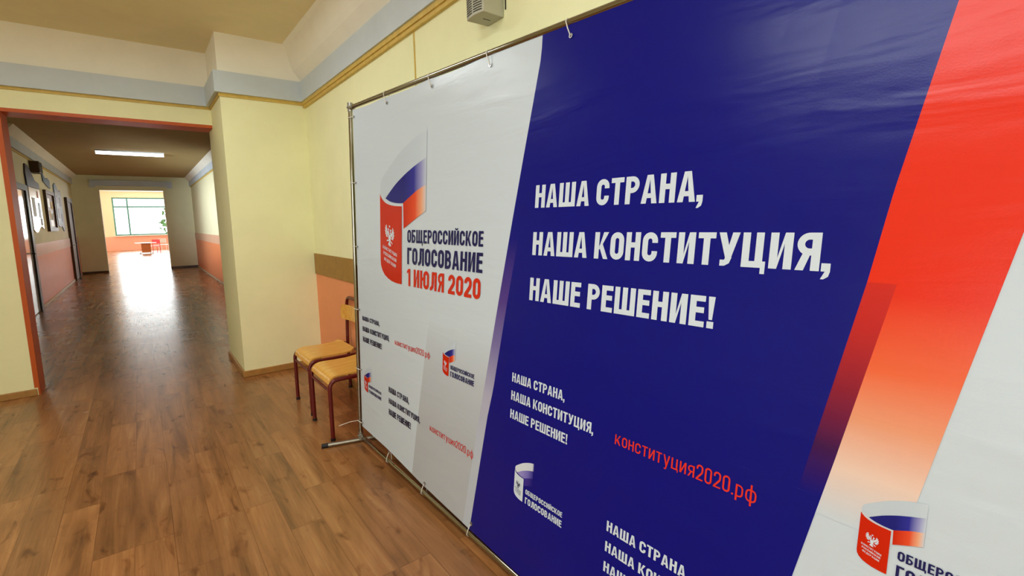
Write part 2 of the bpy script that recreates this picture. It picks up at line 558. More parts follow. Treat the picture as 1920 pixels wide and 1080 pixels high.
# soffit along the wall on the right of the hall
bm = bmesh.new()
prism_x(bm, [(1.26, ZT), (1.29, 3.20), (1.325, 3.02), (1.345, 2.98), (1.385, 2.93), (1.425, 2.883), (XW, 2.883), (XW, ZT)], YHB, YP - 0.006)
struct('trim_soffit', bm, M['white_paint'])
# corridor cornices and soffits
struct('trim_corridor_cornice', boxes((XCL, XCL + 0.045, YJ, YE, ZCC, ZCCT), (XCR - 0.045, XCR, YJ, YE, ZCC, ZCCT), (-1.12, 1.02, YE - 0.09, YE, ZCC - 0.03, ZCCT - 0.02), (-1.14, -0.99, YE - 0.10, YE - 0.04, ZCC - 0.08, ZCC - 0.01), (0.86, 1.02, YE - 0.10, YE - 0.04, ZCC - 0.08, ZCC - 0.01)), M['cornice'])
struct('trim_corridor_strip', boxes((XCL, XCL + 0.016, YJ, YE, ZCC - 0.03, ZCC), (XCR - 0.016, XCR, YJ, YE, ZCC - 0.03, ZCC)), M['trim_yellow'])
bm = bmesh.new()
prism_x(bm, [(XCL, ZCORR), (XCL, ZCCT), (XCL + 0.05, ZCCT), (XCL + 0.1, ZCCT + 0.06), (XCL + 0.16, ZCORR)], 10.9, YE)
prism_x(bm, [(XCR, ZCORR), (XCR, ZCCT), (XCR - 0.05, ZCCT), (XCR - 0.1, ZCCT + 0.06), (XCR - 0.16, ZCORR)], YJ, YE)
struct('trim_corridor_soffit', bm, M['white_paint'])

# orange casing inside the opening (reveal lining)
struct('trim_opening', boxes((XL, XL + 0.012, YB + 0.004, YJ + 0.006, 0, ZO), (XL, XP, YB + 0.004, YJ + 0.006, ZO - 0.012, ZO), (XL - 0.022, XL + 0.012, YB - 0.003, YB + 0.004, 0.07, ZO + 0.018), (XL - 0.022, XP, YB - 0.003, YB + 0.004, ZO - 0.012, ZO + 0.018)), M['orange'])

# dado: coral panel with its strip, hall and corridor
struct('trim_dado', boxes((XW - 0.005, XW, -4.2, YP, 0.06, 0.965)), M['coral'])
struct('trim_dado_rail', boxes((XW - 0.014, XW, -4.2, YP, 0.965, 1.178)), M['strip_brown'], bevel=0.003)
struct('trim_corridor_dado', boxes((XCL, XCL + 0.006, 10.4, YE, 0.05, 0.97), (XCR - 0.006, XCR, YJ, YE, 0.05, 1.0)), M['coral_deep'])
struct('trim_corridor_dado_rail', boxes((XCL, XCL + 0.016, 12.3, YE, 0.97, 1.20), (XCR - 0.016, XCR, YJ, YE, 1.0, 1.22)), M['strip_pink'])

# skirtings
bm = bmesh.new()
for b in ((-4.0, XL - 0.005, YB - 0.018, YB, 0, 0.062), (XP - 0.018, XW, YP - 0.018, YP, 0, 0.062), (XP - 0.018, XP, YP, YJ, 0, 0.062)):
    box(bm, *b)
struct('baseboard_front', bm, M['skirting'], bevel=0.006)
struct('baseboard_right', boxes((XW - 0.02, XW, YHB, YP - 0.018, 0, 0.062)), M['skirting'], bevel=0.006)
struct('baseboard_corridor', boxes((XCL, XCL + 0.02, 12.3, YE, 0, 0.05), (XCR - 0.02, XCR, YJ, YE, 0, 0.05)), M['skirting_light'])
struct('baseboard_corridor_end', boxes((XCL, XE0, YE - 0.02, YE, 0, 0.07), (XE1, XCR, YE - 0.02, YE, 0, 0.07)), M['dark_brown'])
# cable strip on the wall on the right
struct('trim_cable_strip', boxes((XW - 0.006, XW, 2.797, 2.806, 1.18, ZC - 0.055)), M['trim_yellow'])

# windows
def window(name, axis, u0, u1, z0, z1, pos, mullions, transoms, m, depth=0.06):
    """framed window in a wall; axis 'x': pane spans x at y=pos; 'y': pane spans y at x=pos"""
    t = 0.08 if name == 'window_1' else 0.05
    bs = [(u0, u1, z0, z0 + t), (u0, u1, z1 - t, z1), (u0, u0 + t, z0 + t, z1 - t), (u1 - t, u1, z0 + t, z1 - t)]
    bs += [(u - t / 2, u + t / 2, z0 + t, z1 - t) for u in mullions]
    xs = [u0 + t] + [q for u in mullions for q in (u - t / 2, u + t / 2)] + [u1 - t]
    for z in transoms:
        bs += [(xs[i], xs[i + 1], z - t / 2, z + t / 2) for i in range(0, len(xs), 2)]
    bm = bmesh.new()
    for a, b, c, d in bs:
        if axis == 'x':
            box(bm, a, b, pos, pos + depth, c, d)
        else:
            box(bm, pos, pos + depth, a, b, c, d)
    fr = struct(name, bm, m)
    bm = bmesh.new()
    if axis == 'x':
        box(bm, u0 + t, u1 - t, pos + depth * 0.45, pos + depth * 0.55, z0 + t, z1 - t)
    else:
        box(bm, pos + depth * 0.45, pos + depth * 0.55, u0 + t, u1 - t, z0 + t, z1 - t)
    put('glass_pane', bm, M['glass'], fr)
    return fr


wf = window('window_1', 'x', WX0, WX1, WZ0, WZ1, YF + 0.08, [-0.46, 1.75], [2.68], M['frame_green'])
put('sill', boxes((WX0 - 0.06, WX1 + 0.06, YF - 0.14, YF + 0.08, WZ0 - 0.05, WZ0)), M['table_top'], wf, bevel=0.006)
window('window_2', 'y', 7.6, 10.4, 0.85, 2.55, XCL - 0.16, [9.0], [2.1], M['table_top'])
window('window_3', 'y', -2.8, 0.6, 0.85, 2.65, XHL - 0.16, [-1.7, -0.5], [2.2], M['table_top'])
window('window_4', 'y', 26.5, 33.5, 0.85, 3.0, XFR + 0.08, [28.8, 31.2], [2.5], M['table_top'])

# doors on the corridor wall
bm = bmesh.new()
slabx = XCL
for b in ((slabx, slabx + 0.05, 12.06, 12.26, 0, 2.26), (slabx, slabx + 0.05, 10.98, 11.10, 0, 2.26), (slabx, slabx + 0.05, 11.10, 12.06, 2.16, 2.26)):
    box(bm, *b)
d1 = struct('door_1', boxes((slabx, slabx + 0.022, 11.10, 12.06, 0.01, 2.16)), M['white_gloss'])
put('door_frame', bm, M['black'], d1)
bm = bmesh.new()
tube(bm, [(slabx + 0.02, 11.98, 1.05), (slabx + 0.07, 11.98, 1.05), (slabx + 0.075, 11.86, 1.05)], 0.012)
put('door_handle', bm, M['black'], d1)
bm = bmesh.new()
for b in ((slabx, slabx + 0.06, 18.20, 18.34, 0, 2.33), (slabx, slabx + 0.06, 19.30, 19.44, 0, 2.33), (slabx, slabx + 0.06, 18.34, 19.30, 2.21, 2.33)):
    box(bm, *b)
d2 = struct('door_2', boxes((slabx, slabx + 0.035, 18.34, 19.30, 0.01, 2.21)), M['brown_door'])
put('door_frame', bm, M['dark_brown'], d2)
bm = bmesh.new()
tube(bm, [(slabx + 0.03, 18.45, 1.0), (slabx + 0.085, 18.45, 1.0), (slabx + 0.09, 18.57, 1.0)], 0.011)
put('door_handle', bm, M['steel'], d2)

# ------------------------------------------------------------------ corridor lamp
t = thing('ceiling_lamp', 'long white tube lamp glowing on the corridor ceiling', 'lamp', (0.0, 13.7, ZCORR))
put('housing', boxes((-0.60, 0.60, -0.07, 0.07, -0.03, 0.0)), M['lamp_body'], t, bevel=0.006)
bm = bmesh.new()
prof = [(math.cos(a) * 0.055, -0.03 - math.sin(a) * 0.06) for a in [math.pi * i / 10 for i in range(11)]]
a = [bm.verts.new((-0.59, y, z)) for y, z in prof]
b = [bm.verts.new((0.59, y, z)) for y, z in prof]
for i in range(10):
    bm.faces.new((a[i], a[i + 1], b[i + 1], b[i]))
bm.faces.new(a)
bm.faces.new(b[::-1])
bm.faces.new((a[0], b[0], b[10], a[10]))
put('diffuser', bm, M['lamp_glow'], t, smooth=True)

# ------------------------------------------------------------------ boards on the corridor wall
X0 = XCL + 0.002


def wavy(y0, y1, zb, zt, nb=10, amp=0.05, top=None):
    bot = [(y0 + (y1 - y0) * i / nb, zb + amp * math.sin(i / nb * 2 * math.pi)) for i in range(nb + 1)]
    tp = top or [(y1, zt), (y0, zt)]
    return bot + tp


t = thing('notice_board', 'white wavy-edged notice board under a slate blue arched header by the white door', 'board', (X0, 13.2, 1.9))
bm = bmesh.new()
slab_yz(bm, [(y - 13.2, z - 1.9) for y, z in wavy(12.6, 13.85, 1.47, 2.27, 12, -0.06)], 0.0, 0.02)
put('panel', bm, M['board_white'], t)
bm = bmesh.new()
slab_yz(bm, [(y - 13.2, z - 1.9) for y, z in [(12.5, 2.27), (13.9, 2.29), (13.85, 2.40), (13.4, 2.43), (13.1, 2.55), (12.8, 2.66), (12.55, 2.68), (12.45, 2.5)]], 0.0, 0.025)
put('header', bm, M['navy_board'], t)
for i, (py, pz, sy, sz, m) in enumerate(((13.5, 2.16, 0.16, 0.13, 'orange'), (13.55, 1.85, 0.22, 0.30, 'blue_board'), (12.95, 1.9, 0.3, 0.36, 'lamp_body'), (13.62, 1.62, 0.2, 0.14, 'cornice'))):
    put('paper_sheet', boxes((0.02, 0.024, py - 13.2 - sy / 2, py - 13.2 + sy / 2, pz - 1.9 - sz / 2, pz - 1.9 + sz / 2)), M[m], t)

t = thing('photo_board', 'dark framed photo board between the white board and the blue board', 'board', (X0, 15.1, 1.87))
put('frame', boxes((0, 0.05, -0.66, -0.56, -0.45, 0.45), (0, 0.05, 0.56, 0.66, -0.45, 0.45), (0, 0.05, -0.56, 0.56, 0.37, 0.45), (0, 0.05, -0.56, 0.56, -0.45, -0.37)), M['dark_brown'], t)
put('backing', boxes((0, 0.02, -0.56, 0.56, -0.37, 0.37)), M['brown_door'], t)
for py, pz, sy, sz, m in ((-0.2, 0.18, 0.3, 0.2, 'table_top'), (0.25, 0.14, 0.3, 0.16, 'trim_yellow'), (-0.2, -0.08, 0.24, 0.18, 'peach'), (0.2, -0.12, 0.3, 0.14, 'speaker_grey'), (0.02, -0.27, 0.5, 0.14, 'table_top')):
    put('photo', boxes((0.02, 0.025, py - sy / 2, py + sy / 2, pz - sz / 2, pz + sz / 2)), M[m], t)

bm = bmesh.new()
slab_yz(bm, [(14.45, 2.80), (14.62, 2.78), (14.72, 2.64), (14.95, 2.58), (15.25, 2.62), (15.55, 2.58), (15.58, 2.40), (15.2, 2.42), (14.9, 2.46), (14.6, 2.50)], X0, X0 + 0.02)
tag(put('cloud_header', bm, M['blue_board']), 'blue cloud-shaped wall plaque above the dark framed photo board', 'plaque')

t = thing('info_board', 'tall blue shaped board last before the brown door', 'board', (X0, 16.8, 1.95))
bm = bmesh.new()
slab_yz(bm, [(-0.6, -0.40), (-0.3, -0.44), (0.1, -0.42), (0.4, -0.55), (0.58, -0.52), (0.6, 0.40), (0.45, 0.50), (0.2, 0.46), (-0.1, 0.56), (-0.35, 0.64), (-0.6, 0.58)], 0, 0.02)
put('panel', bm, M['blue_board'], t)
for py, pz, sy, sz in ((-0.25, 0.25, 0.3, 0.2), (0.25, 0.2, 0.3, 0.22), (-0.2, -0.1, 0.34, 0.24), (0.25, -0.2, 0.26, 0.2)):
    put('paper_sheet', boxes((0.02, 0.024, py - sy / 2, py + sy / 2, pz - sz / 2, pz + sz / 2)), M['navy_board'], t)

t = thing('wall_speaker', 'small dark brown box speaker high on the corridor wall under the cornice', 'speaker', (X0, 13.35, 2.70))
put('cabinet', boxes((0, 0.14, -0.2, 0.2, -0.13, 0.09)), M['dark_brown'], t, bevel=0.006)
put('speaker_cloth', boxes((0.14, 0.145, -0.17, 0.17, -0.11, 0.07)), M['black'], t)

# ------------------------------------------------------------------ public-address speaker on the hall wall
BX0, BX1, BY0, BY1, BZ0, BZ1 = 1.305, XW, 1.885, 2.025, 2.428, 2.665
t = thing('public_address_speaker', 'grey slotted loudspeaker box high on yellow wall above the banner', 'speaker', (XW, (BY0 + BY1) / 2, BZ0))
oy = (BY0 + BY1) / 2
bm = bmesh.new()
n = 8
pr = []
for i in range(n + 1):
    q = -1 + 2 * i / n
    pr.append((BX0 + 0.012 * q * q - XW, (BY1 - BY0) / 2 * q))
poly = pr + [(-0.002, (BY1 - BY0) / 2 - 0.004), (-0.002, -(BY1 - BY0) / 2 + 0.004)]
lo = [bm.verts.new((x, y, 0)) for x, y in poly]
hi = [bm.verts.new((x, y, BZ1 - BZ0)) for x, y in poly]
for i in range(len(poly)):
    bm.faces.new((lo[i], lo[(i + 1) % len(poly)], hi[(i + 1) % len(poly)], hi[i]))
bm.faces.new(lo)
bm.faces.new(hi[::-1])
put('cabinet', bm, M['speaker_grey'], t, bevel=0.003)
bm = bmesh.new()
for k in range(21):
    z = 0.012 + k * 0.0105
    for ya, yb in ((-0.062, -0.005), (0.005, 0.062)):
        ys = [ya + (yb - ya) * q / 5 for q in range(6)]
        xs = [BX0 + 0.012 * (y / 0.07) ** 2 - XW - 0.0022 for y in ys]
        for (xa, y0_), (xb, y1_) in zip(zip(xs, ys), list(zip(xs, ys))[1:]):
            bm.faces.new([bm.verts.new(p) for p in ((xa, y0_, z), (xb, y1_, z), (xb, y1_, z + 0.0045), (xa, y0_, z + 0.0045))])
put('grille_slots', bm, M['slot'], t)
put('latch_slit', boxes((-0.075, -0.035, -0.003, 0.001, -0.0015, 0.0)), M['black'], t)
bm = bmesh.new()
tube(bm, [(-0.004, -0.082, 0.03), (-0.004, -0.082, BZ1 - BZ0 - 0.03)], 0.0035)
put('cable', bm, M['slot'], t)

# ------------------------------------------------------------------ school chairs
def make_chair(label):
    t = thing('school_chair', label, 'chair', group='school chairs behind the banner')
    r = 0.0145
    W2 = 0.22
    D = 0.45
    for s in (-1, 1):
        bm = bmesh.new()
        tube(bm, bend([(0.0, s * W2, 0.012), (0.0, s * W2, 0.425), (D - 0.02, s * W2, 0.42)], 0.065, 7), r)
        put('side_frame', bm, M['maroon'], t, smooth=True)
        for x in (0, D):
            bm = bmesh.new()
            tube(bm, [(x, s * W2, 0.0), (x, s * W2, 0.02)], r * 1.12)
            put('rubber_foot', bm, M['rubber'], t)
    bm = bmesh.new()
    tube(bm, bend([(D, -W2, 0.012), (D, -W2, 0.44), (D + 0.012, -W2 + 0.01, 0.835), (D + 0.012, W2 - 0.01, 0.835), (D, W2, 0.44), (D, W2, 0.012)], 0.075, 7), r)
    put('back_frame', bm, M['maroon'], t, smooth=True)
    for x, z in ((0, 0.35), (D, 0.40)):
        bm = bmesh.new()
        tube(bm, [(x, -W2, z), (x, W2, z)], 0.009)
        put('crossbar', bm, M['maroon'], t, smooth=True)
    # seat: moulded plywood with a waterfall front
    prof = [(0.375, 0.458), (0.335, 0.447), (0.26, 0.440), (0.16, 0.441), (0.09, 0.444), (0.055, 0.443), (0.03, 0.437), (0.012, 0.424), (0.002, 0.408), (-0.004, 0.388)]
    bm = bmesh.new()
    th = 0.011
    cols = []
    ys = [-0.205 + 0.41 * i / 10 for i in range(11)]
    for y in ys:
        topv, botv = [], []
        for i, (x, z) in enumerate(prof):
            p0 = Vector(prof[max(0, i - 1)])
            p1 = Vector(prof[min(len(prof) - 1, i + 1)])
            tn = (p1 - p0).normalized()
            nr = Vector((tn.y, -tn.x))
            if nr.y < 0 or (abs(nr.y) < 0.3 and nr.x > 0):
                nr = -nr
            e = 1.0
            if abs(y) > 0.18 and i == 0:
                x -= 0.03
            topv.append(bm.verts.new((x, y, z + 0.008)))
            botv.append(bm.verts.new((x - nr.x * th, y, z + 0.008 - nr.y * th)))
        cols.append((topv, botv))
    for (ta, ba), (tb, bb) in zip(cols, cols[1:]):
        for i in range(len(prof) - 1):
            bm.faces.new((ta[i], ta[i + 1], tb[i + 1], tb[i]))
            bm.faces.new((ba[i], bb[i], bb[i + 1], ba[i + 1]))
        bm.faces.new((ta[0], tb[0], bb[0], ba[0]))
        bm.faces.new((ta[-1], ba[-1], bb[-1], tb[-1]))
    for tv, bv in (cols[0], cols[-1]):
        for i in range(len(prof) - 1):
            bm.faces.new((tv[i], bv[i], bv[i + 1], tv[i + 1]))
    put('seat', bm, M['plywood'], t, smooth=True)
    # back panel: bowed plywood
    bm = bmesh.new()
    N = 12
    rows = []
    for i in range(N + 1):
        q = -1 + 2 * i / N
        y = 0.218 * q
        x = D + 0.006 - 0.036 * (q * q) - 0.0
        ed = 0.012 if abs(q) > 0.95 else 0
        rows.append([bm.verts.new(p) for p in ((x, y, 0.645 + ed), (x + 0.012, y, 0.645 + ed), (x + 0.016, y, 0.775 - ed), (x + 0.004, y, 0.775 - ed))])
    for a, b in zip(rows, rows[1:]):
        for j in range(4):
            bm.faces.new((a[j], a[(j + 1) % 4], b[(j + 1) % 4], b[j]))
    bm.faces.new(rows[0])
    bm.faces.new(rows[-1][::-1])
    o = put('backrest', bm, M['plywood'], t, smooth=True)
    o.location.x = -0.018
    return t


def copy_tree(o, parent=None):
    c = o.copy()
    C.objects.link(c)
    if parent:
        c.parent = parent
    for ch in list(o.children):
        copy_tree(ch, c)
    return c


ch = make_chair('wooden school chair with maroon legs, closer to the yellow pilaster')
ch.location = (0.945, 4.05, 0)
ch2 = copy_tree(ch)
ch2.location = (0.928, 3.495, 0)
ch2['label'] = 'wooden school chair with maroon legs, half hidden by the banner edge'

# ------------------------------------------------------------------ banner stand
A0 = math.radians(0.6317)
BXO, BYO, BH, BR = 1.072, 3.1371, 2.2203, 0.045
S_END = 3.26


def tilt(s):
    k = 1.6351 + 2.3554 * min(s, 2.60)
    if s > 2.60:
        d = s - 2.60
        k += 2.3554 * 0.28 * (1 - math.exp(-d / 0.28)) * 0.75
    return math.radians(k)


def ban(s, h, off=0.0):
    """a point on the banner plane: s along the bottom rail towards the camera, h up the leaning sheet, off towards the viewer"""
    c = tilt(s)
    n = Vector((math.cos(A0), math.sin(A0), 0))
    p = Vector((BXO + s * math.sin(A0), BYO - s * math.cos(A0), 0))
    p = p + n * (h * math.sin(c)) + Vector((0, 0, h * math.cos(c)))
    f = -(n * math.cos(c)) + Vector((0, 0, math.sin(c)))
    return p + f * off


BASE = ban(0, 0.0)
bt = thing('banner_stand', 'large blue white and red printed press wall on a steel tube frame', 'banner', BASE)


def L(p):
    return p - BASE


RT = 0.0135
bm = bmesh.new()
tube(bm, [L(ban(0, BR)), L(ban(0, BH))], RT, 14)
put('pole', bm, M['chrome'], bt, smooth=True)
bm = bmesh.new()
tube(bm, [L(ban(S_END, BR)), L(ban(S_END, BH))], RT, 14)
put('pole', bm, M['chrome'], bt, smooth=True)
bm = bmesh.new()
tube(bm, [L(ban(S_END * i / 24, BH)) for i in range(25)], RT, 14)
put('top_rail', bm, M['chrome'], bt, smooth=True)
bm = bmesh.new()
tube(bm, [L(ban(S_END * i / 24, BR)) for i in range(25)], RT, 14)
put('bottom_rail', bm, M['chrome'], bt, smooth=True)
for s in (0, S_END):
    for h in (BR, BH):
        bm = bmesh.new()
        p = L(ban(s, h))
        d = 1 if s == 0 else -1
        tube(bm, [p + Vector((0, 0, -0.024)), p + Vector((0, 0, 0.03))], RT * 1.3, 12)
        q = L(ban(s + d * 0.045, h))
        tube(bm, [p, q], RT * 1.25, 12)
        # bolt head
        f = (L(ban(s, h, 1.0)) - p)
        tube(bm, [p + f * 0.014, p + f * 0.022], 0.006, 8)
        put('corner_joint', bm, M['steel'], bt, smooth=True)
    # foot bar square to the sheet, on the floor
    zf = 0.0155
    b0 = L(ban(s, zf))
    out = Vector((-0.94, 0.27 if s == 0 else 0.0, 0)).normalized()
    bm = bmesh.new()
    if s == 0:
        e0, e1 = b0 + out * 0.222, b0 - out * 0.22
    else:
        e0, e1 = b0 + out * 0.222, b0 - out * 0.20
    e0.z = e1.z = zf
    b0.z = zf
    tube(bm, [e0, e1], RT, 14)
    ft = put('foot_bar', bm, M['steel'], bt, smooth=True)
    bm = bmesh.new()
    tube(bm, [e0 - out * 0.012, e0 + out * 0.03], RT * 1.13, 14)
    put('end_cap', bm, M['rubber'], ft, smooth=True)
    bm = bmesh.new()
    tube(bm, [e1 + out * 0.012, e1 - out * 0.012], RT * 1.13, 14)
    put('end_cap', bm, M['rubber'], ft, smooth=True)

# ---- printed sheet: one mesh, several inks
SHEET = 0.004


def hb(s):
    pts = [(0, 0.127), (0.45, 0.116), (0.87, 0.085), (1.35, 0.069), (1.9, 0.058), (4, 0.058)]
    for (a, x), (b, y) in zip(pts, pts[1:]):
        if s <= b:
            return x + (y - x) * (s - a) / (b - a)
    return pts[-1][1]


def ht(s):
    sc = (s % 0.445) / 0.445
    return 2.202 + 0.009 * min(1.0, max(0.0, (s - 0.5) / 0.8)) - (0.008 if s < 1.3 else 0.003) * math.sin(math.pi * sc)


sb = bmesh.new()
uvl = sb.loops.layers.uv.new('art')
uvf = sb.loops.layers.uv.new('fade')


def face(pts, ink, layer, fade=None):
    vs = [sb.verts.new(L(ban(s, h, SHEET + layer * 0.0006))) for s, h in pts]
    try:
        f = sb.faces.new(vs)
    except ValueError:
        return
    f.material_index = VK.index(ink)
    for lp, (s, h), i in zip(f.loops, pts, range(len(pts))):
        lp[uvl].uv = (s, h)
        lp[uvf].uv = (fade[i] if fade else 0, 0)


def interp(line, h):
    """s of a polyline given as (s,h) points, extrapolated past its ends"""
    line = sorted(line, key=lambda p: p[1])
    for (s0, h0), (s1, h1) in zip(line, line[1:]):
        if h <= h1:
            break
    return s0 + (s1 - s0) * (h - h0) / (h1 - h0)


def region(left, right, h0, h1, ink, layer, dh=0.05, ds=0.12):
    n = max(1, math.ceil((h1 - h0) / dh))
    for i in range(n):
        a, b = h0 + (h1 - h0) * i / n, h0 + (h1 - h0) * (i + 1) / n
        la, ra, lb_, rb = left(a), right(a), left(b), right(b)
        m = max(1, math.ceil(max(ra - la, rb - lb_) / ds))
        for j in range(m):
            u0, u1 = j / m, (j + 1) / m
            q = [(la + (ra - la) * u0, a), (la + (ra - la) * u1, a), (lb_ + (rb - lb_) * u1, b), (lb_ + (rb - lb_) * u0, b)]
            q = [(s, min(max(h, hb(s)), ht(s))) for s, h in q]
            if abs(q[0][1] - q[3][1]) + abs(q[1][1] - q[2][1]) < 1e-5:
                continue
            face(q, ink, layer)


S0, S1 = 0.042, S_END - 0.04
# base sheet, front and back
ns, nh = 34, 44
for off, flip in ((0.0, 1), (-4.0, -1)):
    for i in range(ns):
        for j in range(nh):
            a, b = S0 + (S1 - S0) * i / ns, S0 + (S1 - S0) * (i + 1) / ns
            g = lambda s, j: hb(s) + (ht(s) - hb(s)) * j / nh
            face([(a, g(a, j)), (b, g(b, j)), (b, g(b, j + 1)), (a, g(a, j + 1))], 'white', off)
LEFT = [(1.672, 2.21), (1.672, 2.13), (1.642, 1.962), (1.596, 1.712), (1.562, 1.526), (1.496, 1.164), (1.444, 0.875), (1.388, 0.578), (1.295, 0.06)]
RIGHT = [(1.600, 1.43), (1.553, 1.171), (1.486, 0.766), (1.455, 0.638), (1.4, 0.323), (1.358, 0.087)]
RL = [(2.922, 2.205), (2.877, 1.949), (2.806, 1.558), (2.776, 1.352), (2.687, 0.850)]
RR = [(2.83, 1.354), (2.753, 0.934), (2.688, 0.60), (2.586, 0.06)]
REDR = [(3.143, 2.2), (3.008, 1.464), (2.905, 0.905), (2.88, 0.78)]
GREY = [(0.937, 1.0), (0.924, 0.929), (0.887, 0.723), (0.823, 0.378), (0.772, 0.09)]
fl = lambda line: (lambda h: interp(line, h))
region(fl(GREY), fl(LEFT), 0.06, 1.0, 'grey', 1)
region(fl(LEFT), fl(RIGHT), 0.06, 1.42, 'strip', 2)
region(fl(LEFT), fl(RL), 1.42, 2.21, 'navy', 2)
region(fl(RIGHT), fl(RL), 1.353, 1.42, 'navy', 2)
region(fl(RIGHT), fl(RL), 0.84, 1.353, 'navy', 2)
region(fl(RIGHT), fl(RR), 0.05, 0.84, 'navy', 2)
region(fl(RL), fl(RR), 0.84, 1.353, 'strip2', 2)
region(fl(RL), fl(REDR), 1.353, 2.21, 'red', 2)
region(fl(RR), fl(REDR), 0.80, 1.353, 'red', 2)


# ---- lettering: own condensed grotesque, drawn as polygons. Glyph = (width, [polygons]) at cap height 1
def stroke(path, t, closed=False):
    P = [Vector((x, y)) for x, y in path]
    n = len(P)
    nor = []
    for i in range(n):
        if closed:
            d = (P[(i + 1) % n] - P[i - 1])
        else:
            d = P[min(n - 1, i + 1)] - P[max(0, i - 1)]
        d.normalize()
        nor.append(Vector((-d.y, d.x)))
    out = []
    for i in range(n if closed else n - 1):
        j = (i + 1) % n
        a, b, c, d = P[i] + nor[i] * t / 2, P[i] - nor[i] * t / 2, P[j] - nor[j] * t / 2, P[j] + nor[j] * t / 2
        out.append([tuple(a), tuple(b), tuple(c), tuple(d)])
    return out


def arc(cx, cy, rx, ry, a0, a1, n=8):
    return [(cx + rx * math.cos(math.radians(a0 + (a1 - a0) * i / n)), cy + ry * math.sin(math.radians(a0 + (a1 - a0) * i / n))) for i in range(n + 1)]


def rect(x0, x1, y0, y1):
    return [(x0, y0), (x1, y0), (x1, y1), (x0, y1)]


